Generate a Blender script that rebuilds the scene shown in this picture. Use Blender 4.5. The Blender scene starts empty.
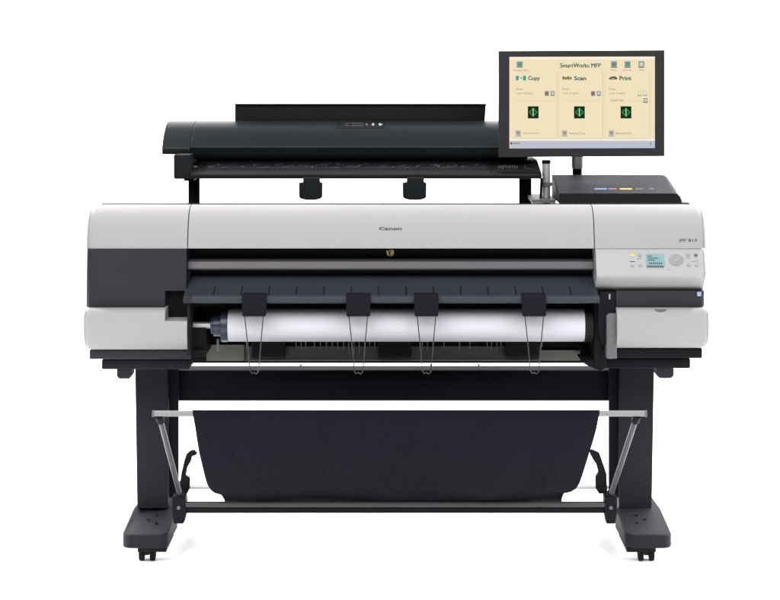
import bpy, bmesh, math, random
from mathutils import Vector, Matrix
random.seed(4)
R = math.radians
sc = bpy.context.scene
C = sc.collection

# ------------------------------------------------------------------ survey
# Sizes were taken off the photograph; D is how far the camera stands from the
# plane Y=0, H its height, K metres per photo pixel on that plane.
D, H, K = 5.0, 1.56, 0.00305
CX, CY = 396.0, 60.0
def sx(px, Y): return (px - CX) * K * (D + Y) / D
def sz(py, Y): return H - (py - CY) * K * (D + Y) / D
def P(px, py, Y): return Vector((sx(px, Y), Y, sz(py, Y)))

# ------------------------------------------------------------------ materials
def mat(name, col, rough=.5, metal=0.0, spec=.5, bump=0.0, bscale=400, var=.06, vscale=6, coat=0, aniso=None):
    m = bpy.data.materials.new(name); m.use_nodes = True
    nt = m.node_tree; b = nt.nodes['Principled BSDF']
    b.inputs['Roughness'].default_value = rough
    b.inputs['Metallic'].default_value = metal
    b.inputs['Specular IOR Level'].default_value = spec
    b.inputs['Coat Weight'].default_value = coat
    tc = nt.nodes.new('ShaderNodeTexCoord')
    nz = nt.nodes.new('ShaderNodeTexNoise'); nz.inputs['Scale'].default_value = vscale
    nz.inputs['Detail'].default_value = 5
    nt.links.new(tc.outputs['Object'], nz.inputs['Vector'])
    mx = nt.nodes.new('ShaderNodeMix'); mx.data_type = 'RGBA'
    mx.inputs['A'].default_value = (*[c * (1 - var) for c in col], 1)
    mx.inputs['B'].default_value = (*[min(1, c * (1 + var)) for c in col], 1)
    nt.links.new(nz.outputs['Fac'], mx.inputs['Factor'])
    nt.links.new(mx.outputs['Result'], b.inputs['Base Color'])
    mr = nt.nodes.new('ShaderNodeMapRange')
    mr.inputs['To Min'].default_value = max(.02, rough - .05); mr.inputs['To Max'].default_value = min(1, rough + .05)
    nt.links.new(nz.outputs['Fac'], mr.inputs['Value']); nt.links.new(mr.outputs['Result'], b.inputs['Roughness'])
    if bump:
        n2 = nt.nodes.new('ShaderNodeTexNoise'); n2.inputs['Scale'].default_value = bscale
        n2.inputs['Detail'].default_value = 3
        nt.links.new(tc.outputs['Object'], n2.inputs['Vector'])
        bp = nt.nodes.new('ShaderNodeBump'); bp.inputs['Strength'].default_value = bump; bp.inputs['Distance'].default_value = .002
        nt.links.new(n2.outputs['Fac'], bp.inputs['Height']); nt.links.new(bp.outputs['Normal'], b.inputs['Normal'])
    return m
def glow(name, col, s=1.0):
    m = bpy.data.materials.new(name); m.use_nodes = True
    b = m.node_tree.nodes['Principled BSDF']
    b.inputs['Base Color'].default_value = (.0, .0, .0, 1); b.inputs['Roughness'].default_value = .5
    b.inputs['Specular IOR Level'].default_value = .04
    b.inputs['Emission Color'].default_value = (*col, 1); b.inputs['Emission Strength'].default_value = s
    return m
def srgb(r, g, b):
    f = lambda v: (v / 255 / 12.92) if v / 255 <= .04045 else ((v / 255 + .055) / 1.055) ** 2.4
    return (f(r), f(g), f(b))

SILVER = mat('silver_plastic', (.264, .2555, .258), .5, .0, spec=.12, bump=.04, bscale=900, var=.02)
PANELSILVER = mat('panel_silver', (.30, .293, .294), .5, .0, spec=.12, bump=.03, bscale=900, var=.02)
GREYPL = mat('grey_plastic', (.095, .095, .102), .5, spec=.2, bump=.05, var=.05)
DARK = mat('charcoal_plastic', (.0150, .0160, .0205), .45, spec=.2, bump=.10, bscale=700, var=.10)
TRAY = mat('slate_plastic', (.0235, .027, .0345), .46, spec=.25, bump=.08, bscale=700, var=.10)
BLACK = mat('black_plastic', (.0066, .0068, .0085), .6, spec=.06, bump=.08, bscale=700, var=.15)
PIT = mat('matt_black_inside', (.006, .006, .007), .8, spec=.2)
SCAN = mat('scanner_black', (.0072, .0088, .0100), .36, spec=.11, bump=.06, bscale=800, var=.12)
SCANLOW = mat('scanner_bed_black', (.0034, .0042, .005), .5, spec=.12, bump=.06, bscale=800, var=.12)
STEEL = mat('brushed_steel', (.42, .42, .425), .34, .6, var=.05)
ROD = mat('anodised_rod', (.19, .19, .193), .5, .0, spec=.2, var=.03)
GREYMETAL = mat('grey_painted_tube', (.036, .036, .039), .42, .0, spec=.3, var=.06)
STRIP = mat('mauve_metal_strip', (.060, .054, .062), .42, .0, spec=.3, var=.05)
POST = mat('stand_grey_paint', (.0118, .0125, .0152), .6, spec=.06, bump=.12, bscale=500, var=.10)
BEAM = mat('stand_navy_black', (.0066, .007, .0105), .6, spec=.06, bump=.10, bscale=500, var=.12)
BEAMTOP = mat('beam_flange_grey', (.06, .06, .06), .55, .0, spec=.2, var=.08)
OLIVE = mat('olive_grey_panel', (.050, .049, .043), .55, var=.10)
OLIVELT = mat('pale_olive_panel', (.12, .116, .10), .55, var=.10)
TEETH = mat('comb_grey', (.16, .16, .15), .5)
PAPER = mat('white_paper', (.49, .49, .53), .8, spec=.05, var=.015, vscale=3)
NAVY = mat('dark_navy_plastic', (.012, .015, .035), .35, var=.1)
RUBBER = mat('black_rubber', (.004, .004, .0045), .7, spec=.06, var=.2)
INK = mat('dark_ink', (.045, .045, .05), .6)
WIRE = mat('dark_wire', (.05, .05, .052), .4, .6)
BEZEL = mat('monitor_bezel', (.014, .014, .0162), .45, spec=.16, bump=.05, bscale=900, var=.08)
GOLD = mat('gold_foil', (.45, .33, .10), .35, .6)
WHITEINK = mat('pale_print', (.22, .22, .22), .6)
DIMINK = mat('grey_print', (.06, .06, .062), .6, spec=.1)
BTN = mat('button_grey', (.20, .20, .20), .5)
BTND = mat('button_dark', (.05, .05, .05), .5)
YEL = mat('yellow_mark', (.40, .36, .05), .5)
CBLUE = mat('cyan_label', (.10, .18, .42), .5, spec=.1); CMAG = mat('magenta_label', (.20, .04, .10), .5, spec=.1); CYEL = mat('yellow_label', (.40, .34, .02), .5, spec=.1)
STICK = mat('blue_white_sticker', (.22, .29, .40), .5, spec=.1)

def fabric_mat():
    m = mat('navy_fabric', (.0066, .0068, .0108), .9, spec=.05, var=.15, vscale=5)
    nt = m.node_tree; b = nt.nodes['Principled BSDF']
    b.inputs['Sheen Weight'].default_value = .0; b.inputs['Sheen Roughness'].default_value = .5
    tc = nt.nodes.new('ShaderNodeTexCoord')
    w1 = nt.nodes.new('ShaderNodeTexWave'); w1.inputs['Scale'].default_value = 220; w1.bands_direction = 'X'
    w2 = nt.nodes.new('ShaderNodeTexWave'); w2.inputs['Scale'].default_value = 220; w2.bands_direction = 'Z'
    ad = nt.nodes.new('ShaderNodeMath'); ad.operation = 'ADD'
    nt.links.new(tc.outputs['Object'], w1.inputs['Vector']); nt.links.new(tc.outputs['Object'], w2.inputs['Vector'])
    nt.links.new(w1.outputs['Fac'], ad.inputs[0]); nt.links.new(w2.outputs['Fac'], ad.inputs[1])
    bp = nt.nodes.new('ShaderNodeBump'); bp.inputs['Strength'].default_value = .25; bp.inputs['Distance'].default_value = .001
    nt.links.new(ad.outputs[0], bp.inputs['Height'])
    mp = nt.nodes.new('ShaderNodeMapping'); mp.inputs['Scale'].default_value = (9, 2, 2.2)
    n3 = nt.nodes.new('ShaderNodeTexNoise'); n3.inputs['Scale'].default_value = 1.6; n3.inputs['Detail'].default_value = 3; n3.inputs['Distortion'].default_value = .6
    nt.links.new(tc.outputs['Object'], mp.inputs['Vector']); nt.links.new(mp.outputs['Vector'], n3.inputs['Vector'])
    b2 = nt.nodes.new('ShaderNodeBump'); b2.inputs['Strength'].default_value = .9; b2.inputs['Distance'].default_value = .02
    nt.links.new(n3.outputs['Fac'], b2.inputs['Height']); nt.links.new(bp.outputs['Normal'], b2.inputs['Normal'])
    nt.links.new(b2.outputs['Normal'], b.inputs['Normal'])
    return m
FABRIC = fabric_mat()
INKM = mat('ink_cover_black', (.0112, .0112, .0155), .6, spec=.05, bump=.06, bscale=700, var=.08)
# screen colours: a screen gives off light
S_CREAM = glow('screen_cream', srgb(240, 226, 189)); S_BAR = glow('screen_taskbar', srgb(186, 194, 206))
S_TOP = glow('screen_topline', srgb(246, 240, 222)); S_LINE = glow('screen_rule', srgb(214, 198, 158))
S_TEXT = glow('screen_text', srgb(40, 92, 92)); S_GREY = glow('screen_small_text', srgb(112, 106, 90))
S_BTN = glow('screen_button', srgb(150, 152, 156)); S_BTNL = glow('screen_button_pale', srgb(212, 206, 190))
S_DK = glow('screen_dark_green', srgb(16, 42, 20)); S_GRN = glow('screen_green', srgb(48, 150, 80)); S_LGRN = glow('screen_pale_green', srgb(150, 225, 170))
S_TEAL = glow('screen_teal', srgb(40, 168, 142)); S_YG = glow('screen_olive', srgb(140, 140, 30)); S_BRN = glow('screen_brown', srgb(86, 72, 74)); S_RED = glow('screen_red', srgb(150, 50, 60))
L_CYAN = glow('display_cyan', srgb(160, 198, 203)); L_DK = glow('display_dark', srgb(70, 100, 104))

# ------------------------------------------------------------------ mesh kit
class MB:
    def __init__(s): s.bm = bmesh.new(); s.mats = []; s.cur = 0
    def use(s, m):
        if m not in s.mats: s.mats.append(m)
        s.cur = s.mats.index(m); return s
    def face(s, vs):
        try: f = s.bm.faces.new(vs); f.material_index = s.cur; f.smooth = True; return f
        except ValueError: return None
    def box(s, x0, x1, y0, y1, z0, z1):
        v = [s.bm.verts.new((x, y, z)) for x in (x0, x1) for y in (y0, y1) for z in (z0, z1)]
        for q in ((0, 1, 3, 2), (4, 6, 7, 5), (0, 4, 5, 1), (2, 3, 7, 6), (0, 2, 6, 4), (1, 5, 7, 3)): s.face([v[i] for i in q])
        return s
    def pbox(s, x0, y0, x1, y1, Yf, Yb):      # front face measured off the photo at depth Yf
        return s.box(sx(x0, Yf), sx(x1, Yf), Yf, Yb, sz(y1, Yf), sz(y0, Yf))
    def prism(s, pts, Yf, Yb):                # outline measured at depth Yf, straight back to Yb
        a = [s.bm.verts.new((sx(x, Yf), Yf, sz(y, Yf))) for x, y in pts]
        b = [s.bm.verts.new((v.co.x, Yb, v.co.z)) for v in a]
        s.face(a); s.face(b[::-1]); n = len(a)
        for i in range(n): s.face([a[i], b[i], b[(i + 1) % n], a[(i + 1) % n]])
        return a, b
    def sweep(s, prof, X0, X1, n=1):          # closed side profile [(Y, z)] run across the machine
        rings = []
        for k in range(n + 1):
            X = X0 + (X1 - X0) * k / n
            rings.append([s.bm.verts.new((X, y, z)) for y, z in prof])
        m = len(prof)
        for k in range(n):
            for i in range(m): s.face([rings[k][i], rings[k][(i + 1) % m], rings[k + 1][(i + 1) % m], rings[k + 1][i]])
        s.face(rings[0][::-1]); s.face(rings[-1])
        return rings
    def round_edges(s, ring, idx, off, seg=5):
        es = []
        for i, j in zip(idx[:-1], idx[1:]):
            e = s.bm.edges.get((ring[i], ring[j]))
            if e: es.append(e)
        r = bmesh.ops.bevel(s.bm, geom=es, offset=off, segments=seg, profile=.5, affect='EDGES', clamp_overlap=True)
        for f in r['faces']: f.smooth = True; f.material_index = s.cur
        return s
    def rounded(s, prof, nf, X0, X1, e, r, rim=.010):
        # side profile whose first nf points are the visible skin; the end e (-1 or +1) is pillowed with radius r and has a fine rim joint
        nrm = []
        for i in range(nf):
            a, c = prof[max(i - 1, 0)], prof[min(i + 1, nf - 1)]
            dy, dz = c[0] - a[0], c[1] - a[1]; l = math.hypot(dy, dz)
            nrm.append((dz / l, -dy / l))
        if sum(q[0] for q in nrm) < 0: nrm = [(-a, -c) for a, c in nrm]
        up = prof[0][1] > prof[nf - 1][1]; zm = (prof[0][1] + prof[nf - 1][1]) / 2
        st = [(r, 0.0)]
        for k in range(1, 13):
            a = math.pi / 2 * k / 12; st.append((r * (1 - math.sin(a)), r * (1 - math.cos(a))))
        st = sorted(set(st), reverse=True)
        f = lambda t: r - math.sqrt(max(0, r * r - (r - t) ** 2)) if t < r else 0
        out = [(t, o) for t, o in st if abs(t - rim) > .0012] + [(rim + .0008, f(rim + .0008)), (rim, f(rim) + .002), (rim - .0008, f(rim - .0008))]
        out.sort(reverse=True)
        Xe, Xs = (X0, X1) if e < 0 else (X1, X0)
        rings = []
        for X, o in [(Xs, 0)] + [(Xe - e * t, o) for t, o in out]:
            rings.append([s.bm.verts.new((X, y + (o * nrm[i][0] if i < nf else 0), z + (o * nrm[i][1] if i < nf else (-o if z > zm else (o if up else 0))))) for i, (y, z) in enumerate(prof)])
        m = len(prof)
        for p, q in zip(rings[:-1], rings[1:]):
            for i in range(m): s.face([p[i], p[(i + 1) % m], q[(i + 1) % m], q[i]])
        s.face(rings[0][::-1]); s.face(rings[-1])
        return s
    def tube(s, pts, r, n=12, cap=True):
        pts = [Vector(p) for p in pts]; rings = []
        for i, p in enumerate(pts):
            t = (pts[min(i + 1, len(pts) - 1)] - pts[max(i - 1, 0)]).normalized()
            u = t.cross(Vector((0, 1, 0)));
            if u.length < .05: u = t.cross(Vector((1, 0, 0)))
            u.normalize(); w = t.cross(u)
            rr = r[i] if isinstance(r, (list, tuple)) else r
            rings.append([s.bm.verts.new(p + rr * (math.cos(2 * math.pi * k / n) * u + math.sin(2 * math.pi * k / n) * w)) for k in range(n)])
        for a, b in zip(rings[:-1], rings[1:]):
            for k in range(n): s.face([a[k], a[(k + 1) % n], b[(k + 1) % n], b[k]])
        if cap: s.face(rings[0][::-1]); s.face(rings[-1])
        return s
    def build(s, name, m=None, parent=None, bevel=0.0, seg=2, sharp=40):
        if m: s.use(m)
        bmesh.ops.recalc_face_normals(s.bm, faces=s.bm.faces)
        me = bpy.data.meshes.new(name); s.bm.to_mesh(me); s.bm.free()
        me.set_sharp_from_angle(angle=R(sharp))
        for q in (s.mats or [m]): me.materials.append(q)
        o = bpy.data.objects.new(name, me); C.objects.link(o)
        if parent: attach(o, parent)
        if bevel:
            md = o.modifiers.new('edge', 'BEVEL'); md.width = bevel; md.segments = seg; md.limit_method = 'ANGLE'; md.angle_limit = R(40)
            md.harden_normals = True
        return o
def attach(o, parent):
    o.parent = parent
    if not parent.parent: o.matrix_parent_inverse = Matrix.Translation(-parent.location)   # parts of parts already sit at the origin
def thing(name, label, cat, loc, group=None):
    o = bpy.data.objects.new(name, None); C.objects.link(o); o.location = loc; o.empty_display_size = .05
    o['label'] = label; o['category'] = cat
    if group: o['group'] = group
    return o
def pbox(name, m, parent, x0, y0, x1, y1, Yf, Yb, bevel=.002):
    b = MB().use(m); b.pbox(x0, y0, x1, y1, Yf, Yb); return b.build(name, m, parent, bevel)
def prof(pts, back=(), Yb=None):
    """front outline [(photo y, Y)] -> [(Y, z)]; back = extra world points"""
    return [(Y, sz(y, Y)) for y, Y in pts] + list(back)
def text_bm(mb, body, xc, yc, h, Y, m, width=None, bold=0.0, ext=.0004, tilt=0.0, left=None):
    cu = bpy.data.curves.new('t', 'FONT'); cu.body = body; cu.size = 1; cu.extrude = 0; cu.offset = bold
    cu.align_x = 'CENTER'; cu.align_y = 'CENTER'; cu.resolution_u = 3
    o = bpy.data.objects.new('t', cu); C.objects.link(o)
    dg = bpy.context.evaluated_depsgraph_get(); dg.update()
    me = bpy.data.meshes.new_from_object(o.evaluated_get(dg))
    xs = [v.co.x for v in me.vertices]; ys = [v.co.y for v in me.vertices]
    s = K * (D + Y) / D
    sy = h * s / (max(ys) - min(ys)); sxx = (width * s / (max(xs) - min(xs))) if width else sy
    cx, cy = (max(xs) + min(xs)) / 2, (max(ys) + min(ys)) / 2
    if left is not None: xc = left + (max(xs) - min(xs)) * sxx / s / 2
    c0 = P(xc, yc, Y); mb.use(m)
    n0 = len(mb.bm.verts); vs = []
    for v in me.vertices:
        u, w = (v.co.x - cx) * sxx, (v.co.y - cy) * sy
        vs.append(mb.bm.verts.new((c0.x + u, c0.y + w * math.sin(tilt), c0.z + w * math.cos(tilt))))
    for p in me.polygons: mb.face([vs[i] for i in p.vertices])
    bpy.data.objects.remove(o); bpy.data.meshes.remove(me); bpy.data.curves.remove(cu)
def on(profile, y, d=0.0):
    # depth at which the line of photo row y meets a side profile [(photo y, Y)], pulled d towards the front
    for (ya, Ya), (yb, Yb) in zip(profile[:-1], profile[1:]):
        if min(ya, yb) <= y <= max(ya, yb):
            za, zb = sz(ya, Ya), sz(yb, Yb); c = (y - CY) * K
            den = (zb - za) + c * (Yb - Ya) / D
            t = (H - c - c * Ya / D - za) / den if abs(den) > 1e-9 else .5
            return Ya + (Yb - Ya) * t - d
    return profile[-1][1] - d
def quad(mb, x0, y0, x1, y1, Y, m, tiltfn=None):
    mb.use(m)
    g = tiltfn or (lambda y: Y)
    vs = [mb.bm.verts.new(P(x, y, g(y))) for x, y in ((x0, y1), (x1, y1), (x1, y0), (x0, y0))]
    mb.face(vs)
def disc(mb, x, y, rx, ry, Yf, m, n=28, g=None):
    mb.use(m); g = g or (lambda yy: Yf)
    mb.face([mb.bm.verts.new(P(x + rx * math.cos(2 * math.pi * k / n), y + ry * math.sin(2 * math.pi * k / n), g(y + ry * math.sin(2 * math.pi * k / n)))) for k in range(n)])

# ================================================================== PRINTER
pr = thing('wide_format_printer', 'wide silver and charcoal plotter printer with control panel, spanning the stand', 'printer', (0, .35, .55))

hoodF = [(248.6, .050), (246, .0503), (240, .053), (234, .0575), (228, .063), (221, .072), (215, .083), (210.5, .097), (207, .114), (205.2, .130), (204.4, .150)]
hood = prof(hoodF, [(.235, sz(204.6, .235) - .004), (.235, sz(248.6, .05))])
NF = len(hoodF)
def tilt_at(y): return on(hoodF, y)
XL, XR = sx(84.6, .05), sx(707.4, .05)
xs1, xs2 = sx(187.4, .05), sx(594.6, .05)
b = MB().use(SILVER); b.sweep(hood, xs1 + .0012, xs2 - .0012, 1); b.build('hood', SILVER, pr, .0022)
b = MB(); b.use(SILVER); b.rounded(hood, NF, XL, xs1 - .0012, -1, .028); b.build('end_cover', SILVER, pr, 0, sharp=60)
b = MB(); b.use(SILVER); b.rounded(hood, NF, xs2 + .0012, XR, 1, .028); b.build('end_cover', SILVER, pr, 0, sharp=60)
b = MB().use(BLACK); b.box(XL + .032, XR - .032, .158, .170, 1.07, sz(203.5, .158)); b.build('top_seam', BLACK, pr, .001)
# rear housing, a hair above the hood line
b = MB().use(BLACK)
b.sweep([(.2365, .9), (.2365, sz(205.6, .2365)), (.33, sz(205.6, .2365) - .006), (.70, 1.052), (.73, 1.03), (.73, .62), (.2365, .62)], XL + .03, XR - .03, 1)
b.build('rear_housing', BLACK, pr, .003)
b = MB().use(PIT)
b.box(sx(187.5, .14), sx(606, .14), .14, .2355, sz(306, .14), sz(250, .14))          # behind the slot
b.box(sx(187.5, .14), sx(606, .14), .115, .139, sz(249.0, .115), sz(249, .115) + .012)
b.build('feed_slot', PIT, pr)
b = MB().use(PIT)
b.box(sx(188, .14), sx(606, .14), .245, .30, .59, sz(306, .14))
b.build('roll_bay', PIT, pr)

# left: charcoal panel with its notch
b = MB().use(DARK)
a_, b_ = b.prism([(85.6, 249.1), (186.4, 249.1), (186.4, 291), (165, 291), (165, 307.8), (85.0, 307.8)], .046, .235)
es = [b.bm.edges.get((a_[0], a_[5]))]
bmesh.ops.bevel(b.bm, geom=es, offset=.022, segments=6, profile=.5, affect='EDGES')
b.build('side_panel', DARK, pr, .0015, sharp=40)
pbox('notch', BLACK, pr, 165.4, 291.4, 189.5, 321, .085, .234, .002)
# left lower silver
lowF = [(308.2, .030), (309.2, .018), (312, .010), (318, .004), (325, .001), (333, .001), (340, .006), (345, .015), (348.2, .028), (349.6, .046)]
def low_cover(XA, XB, end, F=lowF, m=SILVER):
    n = len(F); zb = sz(F[-1][0], F[-1][1]); zt = sz(F[0][0], F[0][1])
    pf = prof(F, [(.234, zb), (.234, zt)])
    b = MB().use(m); b.rounded(pf, n, XA, XB, end, .022, .009)
    return b
XLL = sx(81.8, .0)
b = low_cover(XLL, sx(164.8, .005), -1)
F2 = [(321.2, .0035), (325, .001), (333, .001), (340, .006), (345, .015), (348.2, .028), (349.6, .046)]
b.sweep(prof(F2, [(.234, sz(349.6, .046)), (.234, sz(321.2, .0035))]), sx(164.8, .005), sx(187, .005), 1)
b.build('lower_cover', SILVER, pr, 0, sharp=60)
# stepped base
pbox('base_step', DARK, pr, 89.2, 349.9, 191, 359.4, .055, .60, .004)
pbox('base_step', POST, pr, 101.5, 359.6, 189.5, 369.6, .085, .58, .004)
b = MB().use(DARK); b.prism([(116.5, 369.3), (131.5, 369.3), (131.5, 376), (129.5, 379), (118.5, 379), (116.5, 376)], .14, .20); b.build('levelling_foot', DARK, pr, .003)
# right: base, dark band, lower silver
pbox('base_step', BLACK, pr, 601, 348.4, 702.5, 358.4, .055, .60, .004)
pbox('base_step', BLACK, pr, 600, 358.6, 690.5, 368.6, .085, .58, .004)
b = MB().use(DARK); b.prism([(656.8, 368.2), (674, 368.2), (674, 376), (671, 378.6), (660, 378.6), (656.8, 376)], .14, .20); b.build('levelling_foot', DARK, pr, .003)
b = MB().use(DARK)
a_, b_ = b.prism([(615.8, 291.0), (705.4, 291.0), (705.4, 307.2), (615.8, 307.2)], .042, .235)
bmesh.ops.bevel(b.bm, geom=[b.bm.edges.get((a_[1], a_[2]))], offset=.02, segments=6, profile=.5, affect='EDGES')
band = b.build('side_panel', DARK, pr, .0015)
b = MB(); quad(b, 697.2, 291.9, 701.2, 296.2, .0405, STICK); b.build('sticker', STICK, band)
lowR = [(308.0, .030), (309.0, .018), (312, .010), (318, .004), (324, .001), (331, .001), (338, .006), (343, .015), (346.4, .028), (347.9, .046)]
b = low_cover(sx(617.2, .005), sx(710.8, .0), 1, lowR)
lc = b.build('lower_cover', SILVER, pr, 0, sharp=60)
b = MB().use(GREYPL)
n = 16; Yn = .0095
pts = [(660.5 + 6.2 * math.cos(math.pi * k / n), 309.0 + 3.2 * math.sin(math.pi * k / n)) for k in range(n + 1)]
def lowY(y): return on(lowR, y)
b.face([b.bm.verts.new(P(x, y, lowY(y) - .0006)) for x, y in pts]); b.build('finger_notch', BTN, lc)
b = MB().use(GREYPL); b.prism([(606.6, 316), (609, 313.6), (617, 313.6), (617, 359), (606.6, 359)], .02, .2); b.build('release_lever', GREYPL, pr, .003)
# operation panel
opF = [(248.9, .052), (252, .046), (258, .040), (266, .031), (272, .0235), (275.0, .0205), (276.8, .0225), (280, .034), (286, .054), (290.8, .070)]
opp = prof(opF, [(.235, sz(290.8, .070)), (.235, sz(248.9, .052))])
b = MB().use(PANELSILVER); b.rounded(opp, len(opF), sx(596.4, .03), sx(706.8, .03), 1, .018, .0075)
cp = b.build('control_panel', PANELSILVER, pr, 0, sharp=50)
def opY(y, d=.0012): return on(opF, y, d)
g1 = lambda y: opY(y, .0012); g2 = lambda y: opY(y, .0018); g3 = lambda y: opY(y, .0024)
def slab(name, m, x0, y0, x1, y1, parent, d=.0018):
    b = MB().use(m); ys = [y0 + (y1 - y0) * k / 3 for k in range(4)]
    fr = [(opY(y, d), sz(y, opY(y, d))) for y in ys]; bk = [(opY(y, -.002), sz(y, opY(y, -.002))) for y in ys[::-1]]
    b.sweep(fr + bk, sx(x0, opY(y0)), sx(x1, opY(y0)), 1); return b.build(name, m, parent)
dsp = slab('display', L_CYAN, 645.8, 254, 664, 267.6, cp)
b = MB()
quad(b, 647, 265.5, 663.6, 267.3, 0, INK, g3)
for k in range(7): quad(b, 649 + k * 2.0, 262.4, 650.3 + k * 2.0, 264.2, 0, L_DK, g3)
for k in range(3): quad(b, 647.5, 255.6 + k * 2.1, 652 + 3.3 * ((k * 2) % 3), 256.5 + k * 2.1, 0, L_DK, g3)
b.build('readout', None, dsp)
b = MB().use(BTN)
def round_btn(name, x, y, rx, ry, m, d=.003, parent=cp, m2=None):
    b = MB().use(m)
    n = 32; rings = []
    for sc_, dd in ((1.0, -.002), (1.0, d * .6), (.9, d)):
        rings.append([b.bm.verts.new(P(x + rx * sc_ * math.cos(2 * math.pi * k / n), y + ry * sc_ * math.sin(2 * math.pi * k / n), opY(y + ry * sc_ * math.sin(2 * math.pi * k / n), dd))) for k in range(n)])
    for p, q in zip(rings[:-1], rings[1:]):
        for k in range(n): b.face([p[k], p[(k + 1) % n], q[(k + 1) % n], q[k]])
    b.face(rings[-1]); return b.build(name, m, parent)
dial = round_btn('dial', 676.2, 260, 7.2, 5.6, mat('dial_silver', (.215, .212, .212), .5, spec=.2))
round_btn('center_key', 676, 260, 2.6, 2.1, BTN, .0042, dial)
for k, (x, y) in enumerate([(688, 255), (695.9, 255.3), (689, 265.2), (696.8, 265.2), (632.4, 265.6), (640.4, 265.6), (639.6, 255)]):
    round_btn('button', x, y, 1.9, 1.35, BTND if k == 1 else BTN)
b = MB(); b.use(YEL)
b.face([b.bm.verts.new(P(x, y, g1(y))) for x, y in ((629.5, 256.2), (635.5, 256.2), (632.5, 252.2))]); b.build('warning_light', YEL, cp)
for x0, y0, x1, y1, m in ((630, 261.2, 635, 261.9, DIMINK), (690, 261, 699, 261.5, BTN), (637, 258.4, 642, 258.9, BTN), (668, 269.1, 671, 269.6, BTN), (685.5, 257.8, 690.5, 258.2, BTN)):
    b = MB(); quad(b, x0, y0, x1, y1, 0, m, g1); b.build('key_caption', None, cp)
# lettering
b = MB(); text_bm(b, 'Canon', 390.4, 228.6, 3.4, tilt_at(228.6) - .0012, INK, 23, .035, tilt=.06); b.build('lettering', INK, pr)
b = MB(); text_bm(b, 'iPF 815', 688.2, 240.4, 2.9, tilt_at(240.4) - .0012, INK, 18, .012, tilt=.03); b.build('lettering', INK, pr)
# gold emblem in the slot: two small leaves
b = MB().use(GOLD)
for pts in ([(386.3, 250.2), (388.2, 251.2), (389.2, 253.6), (389.6, 256.6), (387.4, 255.4), (386.6, 253)], [(390.2, 256.6), (390.4, 252.6), (391.6, 249.4), (393.6, 250.4), (394, 253.4), (392.6, 255.8)], [(388.6, 250.8), (390.0, 249.8), (390.0, 252.2)]):
    b.face([b.bm.verts.new(P(x, y, .1385)) for x, y in pts])
b.build('emblem', GOLD, pr)
# metal strip + output tray
b = MB().use(STRIP); b.sweep(prof([(259.8, .098), (261.5, .086), (268.5, .078), (270, .082)], [(.139, sz(270, .082)), (.139, sz(259.8, .098))]), sx(188.3, .09), sx(596, .09), 1)
b.build('feed_plate', STRIP, pr, .0015)
pbox('feed_edge', BLACK, pr, 186.3, 270.4, 190, 281, .07, .139, .002)
trayF = [(275.2, .128), (284.5, .075), (285.6, .072), (295.4, .006), (296.6, -.004), (298, -.008), (302.2, -.008), (303.4, -.002)]
b = MB().use(TRAY); b.sweep(prof(trayF, [(.10, sz(303.4, -.002) + .005), (.139, sz(280, .139))]), sx(183.4, .0), sx(599.5, .0), 1)
tray = b.build('output_tray', TRAY, pr, .0012)
def trY(y): return on(trayF, y)
for k in range(15):
    x = 214.5 + k * 27.35
    b = MB().use(BLACK)
    y0, y1 = 286.2, 295.0
    Xc = sx(x, trY(290))
    pf = [(trY(y0) - .003, sz(y0, trY(y0) - .003)), (trY(y1) - .003, sz(y1, trY(y1) - .003)), (trY(y1) + .006, sz(y1, trY(y1) + .006)), (trY(y0) + .006, sz(y0, trY(y0) + .006))]
    b.sweep(pf, Xc - .0014, Xc + .0014); b.build('rib', BLACK, tray)
pbox('tray_end', DARK, pr, 183.2, 296, 191, 302.4, -.0095, .05, .002)
# bay right-hand mechanism and lower panels
pbox('bay_wall', BLACK, pr, 594.5, 303.5, 606.4, 368, .06, .235, .004)
b = MB().use(BLACK); b.prism([(600, 292), (615.4, 292), (615.4, 340), (610, 345), (602, 345), (598, 330), (598, 300)], .035, .06); bw = b.build('latch', BLACK, pr, .003)
b = MB(); text_bm(b, '1', 609.6, 296.6, 5.2, .034, WHITEINK, 1.6); b.build('lettering', WHITEINK, bw)
pbox('bay_wall', PIT, pr, 187.3, 303.6, 189.6, 356, .012, .235, .001)  # black plate added to keep the brightly lit cover side dark
pbox('bay_wall', BLACK, pr, 189.8, 328.5, 206, 356, .09, .24, .004)
b = MB().use(BLACK); b.prism([(189, 349.8), (205.5, 349.8), (205.5, 356.5), (196, 357), (189, 366)], .07, .2); b.build('base_corner', BLACK, pr, .002)
b = MB().use(BLACK); b.prism([(581, 361.5), (606, 359), (606, 368), (600, 371), (588, 366)], .07, .2); b.build('base_corner', BLACK, pr, .002)
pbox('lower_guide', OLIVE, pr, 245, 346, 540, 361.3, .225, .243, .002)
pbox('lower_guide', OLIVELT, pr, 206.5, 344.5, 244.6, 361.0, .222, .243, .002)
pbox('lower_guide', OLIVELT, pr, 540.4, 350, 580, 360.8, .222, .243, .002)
b = MB().use(OLIVELT); b.box(sx(250, .226), sx(540, .226), .219, .2245, sz(361.2, .219), sz(359.7, .219)); b.build('lower_lip', GREYPL, pr)
for x0 in (251.5, 378, 505.5):
    pbox('pinch_block', PIT, pr, x0, 341, x0 + 33.5, 358, .19, .224, .003)
x = 246
while x < 545:
    if not any(x0 - 2 < x < x0 + 35 for x0 in (251.5, 378, 505.5)):
        L = random.choice([4, 5, 6, 7, 10])
        if random.random() < .8: pbox('comb_tooth', TEETH, pr, x, 341.5, x + .75, 343 + L, .205, .209, 0)
    x += random.choice([4.4, 5.2, 6.0])
for x in (430, 478, 300):
    pbox('screw', BLACK, pr, x, 364.6, x + 1.6, 366, .35, .36, 0)
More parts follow.
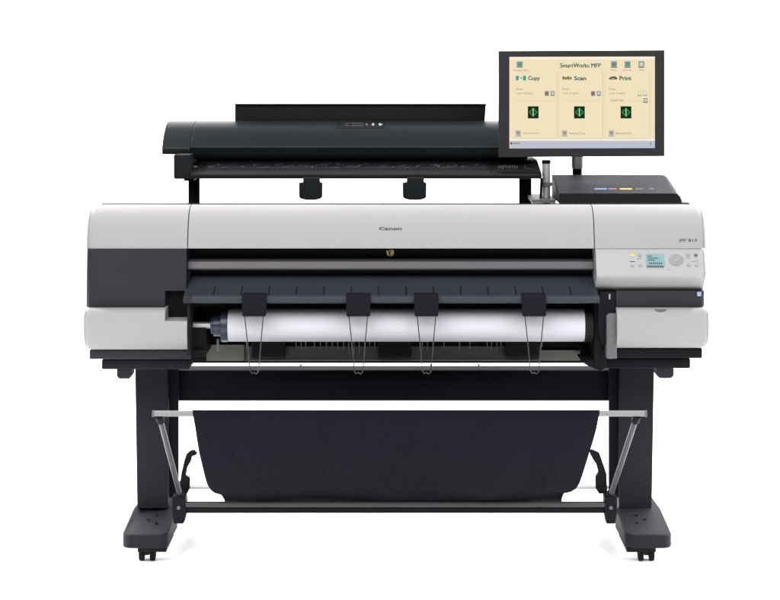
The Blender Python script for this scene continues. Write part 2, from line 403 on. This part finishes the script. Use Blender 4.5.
# four wire paper guides
for x0 in (241.8, 346.1, 414.3, 522.1):
    w = 24.3
    b = MB().use(BLACK)
    b.prism([(x0, 295.4), (x0 + w, 295.4), (x0 + w, 303), (x0 + w - .4, 316.6), (x0 + .4, 316.6), (x0, 303)], -.024, .0)
    b.box(sx(x0, -.024), sx(x0 + w, -.024), -.0, .02, sz(297.8, -.024), sz(294.6, -.024))
    gd = b.build('paper_guide', BLACK, pr, .003)
    b = MB().use(WIRE)
    cxm = x0 + w / 2
    def pt(x, y, Y): return P(x, y, Y)
    pts = [pt(x0 + 2.8, 314, -.013), pt(x0 + 3, 318, -.016), pt(x0 + 5.2, 338, -.024), pt(x0 + 7.2, 358, -.016), pt(x0 + 7.8, 367, -.004), pt(x0 + 8.6, 371.5, .006), pt(x0 + 10.2, 373.4, .012), pt(x0 + 12, 372.4, .016)]
    b.tube(pts, .00165, 8)
    pts = [pt(x0 + w - 2.8, 314, -.013), pt(x0 + w - 3, 318, -.016), pt(x0 + w - 4.8, 338, -.024), pt(x0 + w - 6.4, 358, -.016), pt(x0 + w - 7.2, 368, -.004), pt(x0 + w - 8.2, 372.5, .006), pt(x0 + w - 10, 374.0, .012), pt(x0 + 12, 372.4, .016)]
    b.tube(pts, .00165, 8)
    b.build('guide_wire', WIRE, gd)
# ink tank cover on the right
b = MB().use(INKM)
ipf = [(.25, sz(203.4, .25)), (.25, sz(193.4, .25)), (.49, sz(174.6, .49)), (.49, sz(203.4, .25))]
rg = b.sweep(ipf, sx(559, .25), sx(681.8, .25), 1)
es = [b.bm.edges.get((rg[1][1], rg[1][2]))]
bmesh.ops.bevel(b.bm, geom=es, offset=.026, segments=6, profile=.5, affect='EDGES')
for f in b.bm.faces: f.smooth = True; f.material_index = 0
ink = b.build('ink_tank_cover', INKM, pr, .002)
pbox('front_lip', PIT, ink, 559.6, 196.2, 680.6, 203.3, .2475, .2495, 0)
def inkY(y): return on([(193.4, .25), (174.6, .49)], y, .0022)
b = MB()
for x0, x1, m in ((594.5, 607, CBLUE), (608.5, 616.5, CMAG), (619.6, 632, CYEL), (635.2, 643, DIMINK), (649.6, 653.4, DIMINK)):
    quad(b, x0, 188.1, x1, 189.5, 0, m, inkY)
b.build('ink_labels', None, ink)
pbox('top_rail', GREYPL, pr, 682.5, 202.4, 689, 204, .30, .42, .001)

# ================================================================== PAPER ROLL
roll = thing('paper_roll', 'thick roll of white paper held on a steel spindle under the black output tray', 'paper roll', (0, .10, sz(325, .1)))
Yc = .105; zc = sz(325.2, Yc); rr = 16.2 * K * (D + Yc) / D
b = MB().use(PAPER); xa, xb = sx(229, Yc), sx(583.4, Yc)
n = 64
b.tube([(xa, Yc, zc), (xb, Yc, zc)], rr, 64); b.build('paper', PAPER, roll)
def lathe(name, m, x0, x1, r, par, bev=.002):
    b = MB().use(m); b.tube([(sx(x0, Yc), Yc, zc), (sx(x1, Yc), Yc, zc)], r, 40); return b.build(name, m, par, bev)
lathe('flange', NAVY, 221.6, 228.8, rr * 1.03, roll); lathe('collar', NAVY, 213.5, 221.6, .034, roll); lathe('collar', mat('blue_ring', (.02, .035, .10), .35), 211, 213.5, .026, roll)
lathe('spindle', STEEL, 184, 211, .0105, roll)
lathe('flange', PIT, 583.6, 592, rr * 1.03, roll)
b = MB().use(STEEL); b.tube([P(184.5, 325.2, Yc - .02), P(185.6, 325.2, Yc - .02)], .012, 16); b.build('spindle_tip', STEEL, roll)
pbox('hanger', TEETH, pr, 216.5, 339, 219, 351, .16, .165, .0005)

# ================================================================== STAND
st = thing('printer_stand', 'dark grey steel printer stand with two posts, splayed feet and casters', 'stand', (0, .4, 0))
b = MB().use(POST); b.prism([(134.8, 366), (167.5, 366), (168.5, 509), (137, 509)], .30, .325)
b.box(sx(137.5, .31), sx(166, .31), .3255, .42, sz(509, .31), sz(366, .31)); b.build('post', POST, st, .004)
b = MB().use(POST); b.prism([(619.5, 366), (654.4, 366), (652, 509), (619, 509)], .30, .325)
b.box(sx(622, .31), sx(651, .31), .3255, .42, sz(509, .31), sz(366, .31)); b.build('post', POST, st, .004)
# dark strips added in place of the posts' shaded inner side faces
pbox('post_side_shade', BEAM, st, 168.8, 366, 178.4, 498, .335, .35, .002)
pbox('post_side_shade', BEAM, st, 609.0, 366, 618.8, 498, .335, .35, .002)
def foot(xo, xi, sgn):
    # plan outline (X, Y) from front to back, top slopes down to the front
    b = MB().use(POST)
    F = .07
    Xo, Xi = sx(xo, F), sx(xi, F)
    pl = []
    for t in range(0, 7):
        a = math.pi / 2 * t / 6; r = .028
        pl.append((Xo + sgn * -1 * -r * 0 + (r - r * math.sin(a)) * (1 if Xo < Xi else -1), F + r - r * math.cos(a)) if False else (Xo + (r - r * math.cos(a)) * (1 if Xo < Xi else -1), F + r - r * math.sin(a)))
    for t in range(0, 7):
        a = math.pi / 2 * t / 6; r = .028
        pl.append((Xi - (r - r * math.sin(math.pi / 2 - a + math.pi / 2 - math.pi / 2)) * (1 if Xo < Xi else -1) if False else Xi - (r - r * math.sin(a)) * (1 if Xo < Xi else -1), F + r - r * math.cos(a)))
    wi = (Xi - Xo)
    pl += [(Xi + wi * .02, .29), (Xi - wi * .14, .345), (Xi - wi * .22, .64), (Xo + wi * .10, .64), (Xo, .30)]
    def top(Y):
        zf, zb = sz(535, .07), sz(508, .30)
        return zf + (min(Y, .32) - .07) * (zb - zf) / .23
    zb = sz(549, .07)
    up = [b.bm.verts.new((x, y, top(y))) for x, y in pl]; dn = [b.bm.verts.new((x, y, zb)) for x, y in pl]
    b.face(up); b.face(dn[::-1]); n = len(pl)
    for i in range(n): b.face([up[i], dn[i], dn[(i + 1) % n], up[(i + 1) % n]])
    f = b.build('foot', POST, st, .006, 3)
    b = MB().use(BLACK); xm = (Xo + Xi) / 2
    b.box(Xo + wi * .34, Xo + wi * .97, .082, .26, zb - .014, zb - .0005); b.build('mounting_plate', BLACK, f, .002)
    for bx, by in ((.45, .20), (.66, .17), (.6, .235)):
        b = MB().use(BLACK); X = Xo + wi * bx; z = top(by)
        b.tube([(X, by, z - .002), (X, by, z + .0022)], .0055, 10); b.build('bolt', BLACK, f)
    for Yk in (.11, .55):
        b = MB().use(BLACK); Xc = Xo + wi * .53 if Yk < .3 else xm
        b.tube([(Xc, Yk, zb - .012), (Xc, Yk, zb + .004)], .012, 14)
        b.box(Xc - .008, Xc + .008, Yk - .022, Yk + .022, .022, zb - .008)
        cs = b.build('caster', BLACK, f, .002)
        for s in (-1, 1):
            b = MB().use(RUBBER); w0, w1 = Xc + s * .010, Xc + s * .024
            b.tube([(w0, Yk, .0245), (w1, Yk, .0245)], .0245, 28)
            b.tube([(w1, Yk, .0245), (w1 + s * .0015, Yk, .0245)], .014, 20)
            b.build('wheel', RUBBER, cs, .003)
foot(121.4, 167.0, -1); foot(672.6, 625.8, 1)
b = MB().use(BEAM); b.box(sx(168, .38), sx(619, .38), .382, .386, sz(401, .38), sz(371, .38)); b.box(sx(168, .38), sx(619, .38), .3865, .45, sz(400.5, .38), sz(371.6, .38))
bm_ = b.build('crossbeam', BEAM, st, .001)
b = MB().use(BEAMTOP); b.box(sx(168.5, .38), sx(618.5, .38), .380, .455, sz(371, .38) + .0005, sz(371, .38) + .003); b.build('flange', BEAMTOP, bm_)
for s, x0, x1 in ((0, 171.6, 185.5), (1, 604.6, 617.4)):
    b = MB().use(BLACK); b.prism([(x0, 497), (x1, 497), (x1 + (1 if s == 0 else 0), 512), (x1 - 2, 524), (x0 + 2, 524), (x0, 512)], .14, .185); b.build('bracket', BLACK, st, .003)
    b = MB().use(GREYPL); xm = (x0 + x1) / 2; b.tube([P(xm, 508, .141), P(xm, 508, .136)], .006, 12); b.build('bolt', BTND, st)

# ================================================================== CATCH BASKET
bk = thing('catch_basket', 'dark navy fabric catch basket slung from a pale rod between the stand posts', 'basket', (0, .1, .15))
Yr = -.15
b = MB().use(ROD); b.tube([P(153.4, 413.6, Yr), P(645.4, 413.6, Yr)], .0088, 20); b.build('rod', ROD, bk)
for x in ((152.4, 154.6), (644.4, 646.8)):
    b = MB().use(GREYPL); b.tube([P(x[0], 413.6, Yr), P(x[1], 413.6, Yr)], .0098, 20); b.build('end_cap', GREYPL, bk)
for x0, x1 in ((159.6, 180.2), (636.6, 610.4)):
    b = MB().use(GREYMETAL); a, c = P(x0, 417, Yr + .004), P(x1, 496, .16)
    b.tube([a, c], .0083, 14)
    d = (c - a).normalized()
    ar = b.build('arm', GREYMETAL, bk)
    b = MB().use(BLACK); b.tube([a - d * .006, a + d * .022], .0125, 14); b.build('joint', BLACK, ar)
    b = MB().use(BLACK); b.tube([c - d * .02, c + d * .03], .0135, 14); b.build('joint', BLACK, ar)
b = MB().use(GREYMETAL); b.tube([P(185, 504.4, .15), P(605, 504.4, .15)], .0092, 20); b.build('lower_rod', STEEL, bk)
pbox('lower_bar', BLACK, bk, 184, 507.6, 606, 513.4, .152, .172, .002)
b = MB().use(STEEL); b.tube([P(181, 487.4, .46), P(611, 487.4, .46)], .0062, 14); b.build('rear_rod', GREYPL, bk)
# the cloth sling: rows (Y, photo y, left px, right px)
rows = [(Yr + .010, 411.0, 192.8, 599.4), (Yr - .004, 409.9, 192.6, 599.6), (Yr - .0105, 413, 192.7, 599.5), (Yr - .008, 418, 193.4, 598.6), (-.135, 428, 195.2, 596.6), (-.112, 440, 197, 593.3), (-.08, 452.7, 199.2, 589.3), (-.035, 466, 202.6, 585.4), (.01, 476, 205, 582.4), (.05, 484, 207.4, 579.8), (.09, 490, 211, 576), (.12, 493.2, 214.4, 571.5), (.138, 495.2, 221, 564.5), (.168, 500.0, 224, 562.6), (.195, 503.2, 224.6, 562.4)]
pts = []
NX = 150
for (Y, y, l, r) in rows:
    pts.append([(sx(l + (r - l) * k / NX, Y), Y, sz(y, Y)) for k in range(NX + 1)])
zbot = sz(502.8, .195); Xl, Xr_ = pts[-1][0][0], pts[-1][-1][0]
for t in range(1, 11):
    u = t / 10; Y = .195 + .265 * u; z = zbot + (sz(486, .46) - zbot) * u ** 1.6
    pts.append([(Xl + (Xr_ - Xl) * k / NX, Y, z) for k in range(NX + 1)])
b = MB().use(FABRIC)
g = []
nr = len(rows)
for i, row in enumerate(pts):
    v = []
    for k, (x, y, z) in enumerate(row):
        f = min(1, max(0, (i - 3) / 6)); f2 = 1 - abs(2 * k / NX - 1) ** 6
        dy = f * (.010 * math.sin(x * 7.3 + i * .3) + .008 * math.sin(x * 17 + 1.7 - i * .2) + .0035 * math.sin(x * 41 + i * .5))
        dz = (.004 * math.sin(x * 6 + 1) + .003 * math.sin(x * 15)) * (1 if 9 < i < nr + 2 else 0) * f2
        v.append(b.bm.verts.new((x, y + dy, z + (-abs(dz) if i > 11 else 0))))
    g.append(v)
for i in range(len(g) - 1):
    for k in range(NX): b.face([g[i][k], g[i + 1][k], g[i + 1][k + 1], g[i][k + 1]])
fab = b.build('cloth', FABRIC, bk, sharp=80)
md = fab.modifiers.new('thick', 'SOLIDIFY'); md.thickness = .003; md.offset = -1
# hem line
b = MB().use(FABRIC); Yh = -.142
b.tube([P(194.6, 421.6, Yh - .0055), P(597.8, 421.6, Yh - .0055)], .0011, 6); b.build('hem', FABRIC, fab)
# hook levers
def lever(pts, Y):
    b = MB().use(BLACK); b.prism(pts, Y, Y + .018); return b.build('hook', BLACK, bk, .002)
lever([(197, 453.4), (193.6, 450.6), (190, 451.4), (186.3, 454.5), (184.4, 460), (183, 466), (181.5, 472), (179.4, 486), (179.4, 494), (187, 494), (189.6, 489), (189.8, 478.5), (185.6, 476), (187, 468), (190.6, 462), (191.8, 456.6), (196.6, 455)], .19)
lever([(589.4, 450.6), (592.4, 450.2), (596, 451.6), (599.6, 453.4), (601.6, 459), (604, 466), (606.6, 474), (607.6, 494), (599, 494), (596, 489), (595.6, 477.5), (598.6, 472), (596.4, 464.5), (593, 459.6), (590.6, 455)], .19)

# ================================================================== SCANNER
sn = thing('wide_scanner', 'long black sheet scanner with hinged cover raised behind the printer on two legs', 'scanner', (sx(360, .5), .55, 1.06))
covF = [(121.0, .60), (121.6, .575), (124, .545), (128, .515), (134, .485), (140, .462), (145.6, .446), (147.2, .441), (148.4, .443), (153, .447), (157.5, .456), (159.4, .475)]
cov = prof(covF, [(.66, sz(159.4, .475)), (.66, sz(121, .60) - .004), (.63, sz(121.0, .60))])
xc0, xc1 = sx(162.2, .445), sx(552, .445); xseam = sx(190.3, .445)
b = MB().use(SCAN); b.sweep(cov, xseam + .001, xc1 - .08, 1); cover = b.build('cover', SCAN, sn, .0012)
def cap(xa, xb, e):
    F = covF[:7] + [(147.2, .441), (152, .4405), (154.4, .445)]
    pf = prof(F, [(.66, sz(154.4, .445)), (.66, sz(121, .60) - .004), (.63, sz(121.0, .60))])
    b = MB().use(SCAN); rg = b.sweep(pf, xa, xb, 1); b.round_edges(rg[0] if e < 0 else rg[1], list(range(len(F))), .012); return b.build('end_cap', SCAN, sn, 0, sharp=50)
cap(xc0, xseam - .001, -1); cap(xc1 - .079, xc1, 1)
# highlight along the cover ridge, painted as a lighter grey bar
b = MB().use(mat('ridge_highlight', (.026, .030, .033), .4, spec=.2)); b.box(xseam + .002, xc1 - .081, .4385, .4425, sz(147.6, .44), sz(146.7, .44)); b.build('ridge', None, cover)
# back plate (document guide) with folded lip
b = MB().use(SCANLOW); b.prism([(235, 104.4), (486, 104.4), (484.8, 121.5), (235, 121.5)], .615, .622)
b.box(sx(234.8, .6), sx(486.8, .6), .6, .625, sz(104.6, .6) , sz(103.7, .6)); b.build('document_rest', SCANLOW, sn, .0008)
# control strip on the cover
def cvY(y, d=.001): return on(covF, y, d)
def cquad(b, x0, y0, x1, y1, m, d): quad(b, x0, y0, x1, y1, 0, m, lambda y: cvY(y, d))
b = MB()
for ya, yb in ((121.7, 124), (124, 128)): cquad(b, 336.4, ya, 386, yb, SCANLOW, .0012)
kp = b.build('keypad', None, cover)
b = MB()
cquad(b, 345, 123, 349, 125.6, DIMINK, .0022); cquad(b, 351.4, 122.9, 363, 123.4, DIMINK, .0022); cquad(b, 351.4, 125.2, 363, 125.7, DIMINK, .0022)
cquad(b, 351.4, 122.9, 352, 125.7, DIMINK, .0026); cquad(b, 362.4, 122.9, 363, 125.7, DIMINK, .0026)
b.use(DIMINK)
for x, m, r in ((366.8, DIMINK, 1.2), (373.2, WHITEINK, 1.3), (380, WHITEINK, 1.3)):
    disc(b, x, 124.3, r, r, 0, m, 16, lambda y: cvY(y, .0022))
cquad(b, 378.6, 123.9, 382.4, 124.8, WHITEINK, .0026)
b.build('key_marks', None, kp)
# bed
bedF = [(159.8, .50), (161, .48), (172.8, .325), (174, .318), (176.4, .316), (178.8, .318)]
bed = prof(bedF, [(.66, sz(178.8, .318)), (.66, sz(159.8, .5))])
bx0, bx1 = sx(190, .32), sx(541.8, .32)
b = MB().use(SCANLOW); b.sweep(bed, bx0, bx1, 1); bedo = b.build('feed_bed', SCANLOW, sn, .0012)
b = MB().use(mat('bed_edge_grey', (.018, .019, .021), .4, spec=.2)); b.box(bx0 + .01, bx1 - .02, .3145, .3158, sz(175.4, .316), sz(173.9, .316)); b.build('front_edge', None, bedo)
b = MB().use(SCAN); b.prism([(173.6, 154.8), (189.7, 154.8), (189.7, 179), (175, 179), (173.6, 177.4)], .33, .64); b.build('bed_end', SCAN, sn, .002)
pbox('bed_foot', BLACK, sn, 184, 178.6, 194, 180.8, .36, .60, .001)
def bdY(y, d=.001): return on(bedF, y, d)
def bquad(b, x0, y0, x1, y1, m, d=.0012): quad(b, x0, y0, x1, y1, 0, m, lambda y: bdY(y, d))
FAINT = mat('faint_print', (.017, .018, .019), .6, spec=.1); MIDP = mat('bed_print', (.034, .036, .038), .6, spec=.1)
b = MB()
bquad(b, 208, 162.6, 486, 171.6, mat('bed_window', (.0060, .007, .008), .4, spec=.12), .0008)
bquad(b, 208, 167.2, 486, 167.7, FAINT, .0014)
x = 209
while x < 484:                                  # printed size scale along the bed
    hgt = random.choice([1.2, 2.0, 2.8]); yy = random.uniform(163.2, 166)
    bquad(b, x, yy, x + random.uniform(.8, 3.6), yy + hgt * .45, random.choice([FAINT, FAINT, MIDP]), .0015)
    if random.random() < .45:
        x1_ = x + random.uniform(5, 9)
        b.use(MIDP); ya = random.uniform(164, 167.5)
        b.face([b.bm.verts.new(P(px_, py_, bdY(py_, .0018))) for px_, py_ in ((x, ya + .5), (x1_, ya - 1.0), (x1_, ya - .55), (x, ya + 1.0))])
    x += random.uniform(3.2, 7)
b.build('scale_print', None, bedo)
b = MB()
for x0, x1 in ((191.5, 199), (200.5, 206.5)): bquad(b, x0, 162.2, x1, 171.8, mat('bed_label', (.002, .002, .002), .5, spec=.1), .001)
bquad(b, 193.5, 165.6, 197.5, 167.4, DIMINK, .0016)
b.build('label_plate', None, bedo)
b = MB()
bquad(b, 489, 161.8, 538, 172.2, mat('bed_side_panel', (.002, .002, .0025), .5, spec=.1), .001)
for k in range(9):
    xx = 498 + k * 2.3; bquad(b, xx, 164 + random.uniform(0, 1.6), xx + 1.2, 167.4 + random.uniform(0, 1.4), MIDP, .0016)
bquad(b, 496, 169.6, 520, 170.1, FAINT, .0016); bquad(b, 524.6, 163.6, 525.4, 168.6, MIDP, .0016); bquad(b, 525.4, 167.9, 532, 168.6, MIDP, .0016); bquad(b, 527, 164, 531.4, 164.8, MIDP, .0016)
b.build('label_plate', None, bedo)
# legs
pbox('leg', BLACK, sn, 188.2, 179.0, 199.4, 207, .50, .515, .001)
pbox('leg', BLACK, sn, 519.2, 179.0, 531.6, 207, .50, .515, .001)
for x0, x1 in ((298.8, 322.4), (402.6, 426.6)):
    b = MB().use(SCAN); xm = (x0 + x1) / 2
    pts = [(x0 + 4.2, 177.5), (x1 - 2.6, 177.5), (x1 - 2.6, 182.4), (x1, 182.9), (x1 - .2, 196.6)]
    for k in range(1, 8):
        a = math.pi * k / 8; pts.append((xm + (x1 - x0) / 2 * math.cos(a) * .98, 197 + 3.2 * math.sin(a)))
    pts += [(x0 + .2, 196.6), (x0, 182.9), (x0 + 4.2, 182.4)]
    b.prism(pts, .288, .312); b.build('paper_stop', SCAN, sn, .003)

# ================================================================== MONITOR
mo = thing('touch_monitor', 'flat dark framed touch monitor showing cream copy scan print menu, on steel pole', 'monitor', (sx(577, .5), .48, 1.11))
YM = .36
b = MB().use(BEZEL)
o_ = [(498.7, 50.9), (664.6, 50), (664.6, 156.2), (498.9, 157.2)]; i_ = [(509.4, 56.8), (655.2, 56.4), (655.2, 148.1), (509.4, 148.4)]
Yb = YM + .032
vo = [b.bm.verts.new(P(x, y, YM)) for x, y in o_]; vi = [b.bm.verts.new(P(x, y, YM)) for x, y in i_]
vb = [b.bm.verts.new((v.co.x, Yb, v.co.z)) for v in vo]; vr = [b.bm.verts.new((v.co.x, YM + .010, v.co.z)) for v in vi]
for k in range(4):
    j = (k + 1) % 4
    b.face([vo[k], vo[j], vi[j], vi[k]]); b.face([vo[k], vb[k], vb[j], vo[j]]); b.face([vi[k], vi[j], vr[j], vr[k]])
b.face(vb); b.build('housing', BEZEL, mo, .0015)
YS = YM + .007
b = MB().use(S_CREAM); b.prism(i_[::1], YS, YS + .0025); scn = b.build('screen', S_CREAM, mo)
YA, YB_, YC_ = YS - .0006, YS - .0012, YS - .0018
b = MB(); quad(b, 509.6, 140.8, 655, 148, YA, S_BAR); quad(b, 510.4, 142.2, 512.2, 144.4, YB_, S_RED); quad(b, 513, 142.9, 519.5, 143.7, YB_, S_GREY); quad(b, 650.5, 142.2, 651.2, 145.5, YB_, S_GREY)
b.build('taskbar', None, scn)
b = MB(); quad(b, 509.6, 56.9, 655, 59.2, YA, S_TOP)
quad(b, 509.6, 139.0, 655, 140.4, YA, S_TOP)
for x in (556.6, 602.6, 649.6): quad(b, x, 72, x + .5, 138, YA, S_LINE)
for x in (558.4, 604.4): quad(b, x, 72, x + .4, 138, YA, S_LINE)
for x0, x1 in ((512, 556), (559, 602), (605, 649)): quad(b, x0, 138.2, x1, 138.7, YA, S_LINE); quad(b, x0 + 3, 101.0, x1 - 1, 101.3, YA, S_LINE)
b.build('frame_lines', None, scn)
def words(name, body, xc, yc, h, m, width, bold=0, left=None, double=0):
    b = MB(); text_bm(b, body, xc, yc, h, YB_, m, width, bold, left=left)
    if double: text_bm(b, body, xc + double, yc, h, YC_, m, width, bold, left=left)
    return b.build(name, None, scn)
words('title', 'SmartWorks MFP', 580.3, 65.3, 4.3, S_TEXT, 40.6, 0, double=.35)
for q, x, w in (('Copy', 528, 12), ('Scan', 574.2, 12), ('Print', 619.4, 12)): words('heading', q, 0, 78.1 + (.5 if q == 'Copy' else 0), 5.2 if q == 'Copy' else 4.3, S_TEXT, w, .03, left=x)
for x in (516.4, 562.4, 609):
    words('caption', 'Preset', 0, 89, 1.9, S_GREY, 6.6, left=x); words('caption', 'Color Graphics', 0, 93.4, 2.3, S_GREY, 16.6, left=x)
words('caption', 'Custom Size', 0, 99.9, 2.0, S_GREY, 13, left=610.4)
for x, q in ((523, 'Advanced Copy'), (568.8, 'Advanced Scan'), (615.4, 'Advanced Print')): words('caption', q, 0, 133.2, 2.1, S_GREY, 16, left=x)
for q, x, w in (('Previous Menu', 521, 15), ('Setup', 614, 6), ('Settings', 627.6, 8.4), ('Help', 641.4, 5)): words('caption', q, x, 70.1, 1.8, S_GREY, w)
for x in (533.2, 579.4, 626.0):
    b = MB(); quad(b, x - 5.4, 106.2, x + 5.4, 118.4, YB_, S_DK)
    yc = 112.2
    n = 20
    b.use(S_GRN)
    for s in (-1, 1):
        b.face([b.bm.verts.new(P(x + s * q[0], yc + q[1], YC_)) for q in ((1.1, -3.6), (4.3, 0), (1.1, 3.6), (1.1, 2.2), (3.0, 0), (1.1, -2.2))])
    quad(b, x - .55, yc - 4.1, x + .55, yc + 4.1, YC_, S_LGRN)
    b.build('start_button', None, scn)
def icon(x, y, w, h, m, inner, name='icon'):
    b = MB(); quad(b, x - w / 2, y - h / 2, x + w / 2, y + h / 2, YA, m); quad(b, x - w * .3, y - h * .3, x + w * .3, y + h * .25, YB_, inner)
    quad(b, x - w / 2, y + h / 2 - .5, x + w / 2, y + h / 2, YC_, S_GREY); return b.build(name, None, scn)
S_TL2 = glow('screen_dull_teal', srgb(84, 150, 138))
icon(519.7, 64.4, 6, 6.2, S_BTN, S_TEAL)
for x, q in ((614, S_TL2), (627.6, S_TL2), (641.4, S_BTNL)): icon(x, 64.4, 6, 6.6, S_BTN, q)
for x in (546.8, 552.6, 593, 598.8): icon(x, 93.4, 4.2, 4.8, S_BTN, S_BTNL if x in (552.6, 598.8) else S_GREY)
for x in (639.6, 645.2): icon(x, 93.4, 4.2, 4.8, S_BTNL, S_CREAM)
icon(645.4, 100.4, 4.2, 4.6, S_BTN, S_BTNL)
for x in (518.2, 564.6, 611.4): icon(x, 133, 6, 6.6, S_BTNL, S_BTN)
b = MB(); quad(b, 515.8, 75.8, 518.8, 80.2, YA, S_TEAL); quad(b, 520.3, 77.2, 522, 78.6, YA, S_TEAL); quad(b, 523, 75.6, 526, 80.4, YA, S_TEAL); b.build('icon', None, scn)
b = MB()
for k in range(4): quad(b, 562.4 + k * 2.4, 76.2 + .8 * (k % 2), 564.4 + k * 2.4, 79.6, YA, S_YG)
quad(b, 562.4, 77.3, 571.8, 78, YB_, S_BRN); b.build('icon', None, scn)
b = MB().use(S_BRN); b.face([b.bm.verts.new(P(609 + x, y, YA)) for x, y in ((0, 79.4), (0, 78.2), (2, 76.6), (6.2, 76.2), (8.2, 78), (8.2, 79.4))]); quad(b, 611, 77.8, 615, 79.6, YB_, S_BTN); b.build('icon', None, scn)
# mount
b = MB().use(BLACK); b.box(sx(560, .4), sx(594, .4), Yb + .0005, Yb + .055, sz(135, .4), sz(80, .4)); b.build('back_mount', BLACK, mo, .004)
Yp = .53
xp, rp = sx(577.2, Yp), 6.0 * K * (D + Yp) / D
b = MB().use(STEEL); b.tube([(xp, Yp, sz(168.6, Yp)), (xp, Yp, sz(110, Yp))], rp, 28); b.build('pole', STEEL, mo, .001)
b = MB().use(BLACK); b.box(xp - .02, xp + .02, Yb + .056, Yp, sz(130, Yp), sz(112, Yp)); b.build('pole_clamp', BLACK, mo, .003)
b = MB().use(BLACK); b.tube([(xp, Yp, 1.085), (xp, Yp, sz(168.7, Yp))], rp * .8, 24); b.build('pole_base', BLACK, mo)
Yq = .40; xq, rq = sx(546.2, Yq), 4.3 * K * (D + Yq) / D
b = MB().use(STEEL); b.tube([(xq, Yq, sz(203, Yq)), (xq, Yq, sz(163.5, Yq))], [rq * .95, rq * .95], 24); 
sp = b.build('guide_post', STEEL, mo)
b = MB().use(BLACK); b.tube([(xq, Yq, sz(163.4, Yq)), (xq, Yq, sz(160, Yq))], rq * 1.06, 24); b.build('post_cap', BLACK, sp, .001)
b = MB().use(GREYPL); b.tube([(xq, Yq, sz(186, Yq)), (xq, Yq, sz(182, Yq))], rq * 1.35, 20); b.build('clamp_ring', GREYPL, sp, .001)
b = MB().use(BLACK); b.tube([P(540.6, 203, .38), P(541.6, 178, .38)], .0045, 10); b.build('cable', BLACK, sp)
b = MB().use(GREYPL); b.pbox(531.8, 199.6, 556, 203.2, .32, .56); b.build('mounting_plate', GREYPL, mo, .002)

# ================================================================== SETTING
WHITE = mat('studio_white', (.90, .90, .90), .9, spec=.1, var=.005, vscale=1)
b = MB().use(WHITE)
prf = [(-14, 0.0), (2.6, 0.0)]
for k in range(1, 13):
    a = math.pi / 2 * k / 12; prf.append((2.6 + 1.6 * math.sin(a), 1.6 - 1.6 * math.cos(a)))
prf.append((4.2, 9))
rg = [[b.bm.verts.new((X, y, z)) for y, z in prf] for X in (-14, 14)]
for i in range(len(prf) - 1): b.face([rg[0][i], rg[1][i], rg[1][i + 1], rg[0][i + 1]])
fl = b.build('backdrop', WHITE, None, sharp=80); fl['kind'] = 'structure'; fl['label'] = 'seamless white studio sweep under and behind the machine'

def area(name, loc, target, sx_, sy_, energy, col=(1, 1, 1)):
    l = bpy.data.lights.new(name, 'AREA'); l.shape = 'RECTANGLE'; l.size = sx_; l.size_y = sy_; l.energy = energy; l.color = col
    o = bpy.data.objects.new(name, l); C.objects.link(o); o.location = loc
    o.rotation_euler = (Vector(target) - Vector(loc)).to_track_quat('-Z', 'Y').to_euler()
    return o
area('key_softbox', (-2.0, -4.3, 4.6), (0, .1, .5), 4.2, 3.0, 345, (1, .985, .97))
area('fill_softbox', (2.4, -4.2, 4.2), (0, .1, .5), 4.2, 3.0, 275, (.97, .985, 1))
area('overhead_softbox', (0, -.2, 4.2), (0, -.2, 0), 6, 3.0, 55)
for x in (-1, 1):
    area('backdrop_lamp', (3.2 * x, 1.6, 4.2), (1.2 * x, 4.2, .8), 2.5, .8, 420)
    o = area('floor_fill_strip', (2.3 * x, .25, .62), (0, .25, .0), 1.0, .35, 11); o.data.spread = R(45)  # low lamp added at each side to lift the floor shade
    area('rear_floor_fill', (2.8 * x, 3.0, 3.0), (0, .2, 0), 1.6, 1.6, 110)  # added from behind to whiten the floor under the machine
w = bpy.data.worlds.new('World'); sc.world = w; w.use_nodes = True
bg = w.node_tree.nodes['Background']; bg.inputs['Color'].default_value = (1, 1, 1, 1); bg.inputs['Strength'].default_value = .12

cam = bpy.data.cameras.new('camera'); co = bpy.data.objects.new('camera', cam); C.objects.link(co)
co.location = (0, -D, H); co.rotation_euler = (R(90), 0, 0)
cam.sensor_width = 36; cam.lens = 36 * D / (780 * K)
cam.shift_x = (390 - CX) / 780; cam.shift_y = -(300 - CY) / 780
cam.clip_end = 200; cam.clip_start = .05
sc.camera = co
sc.view_settings.view_transform = 'Standard'; sc.view_settings.look = 'None'; sc.view_settings.exposure = 0; sc.view_settings.gamma = 1
sc.cycles.max_bounces = 8
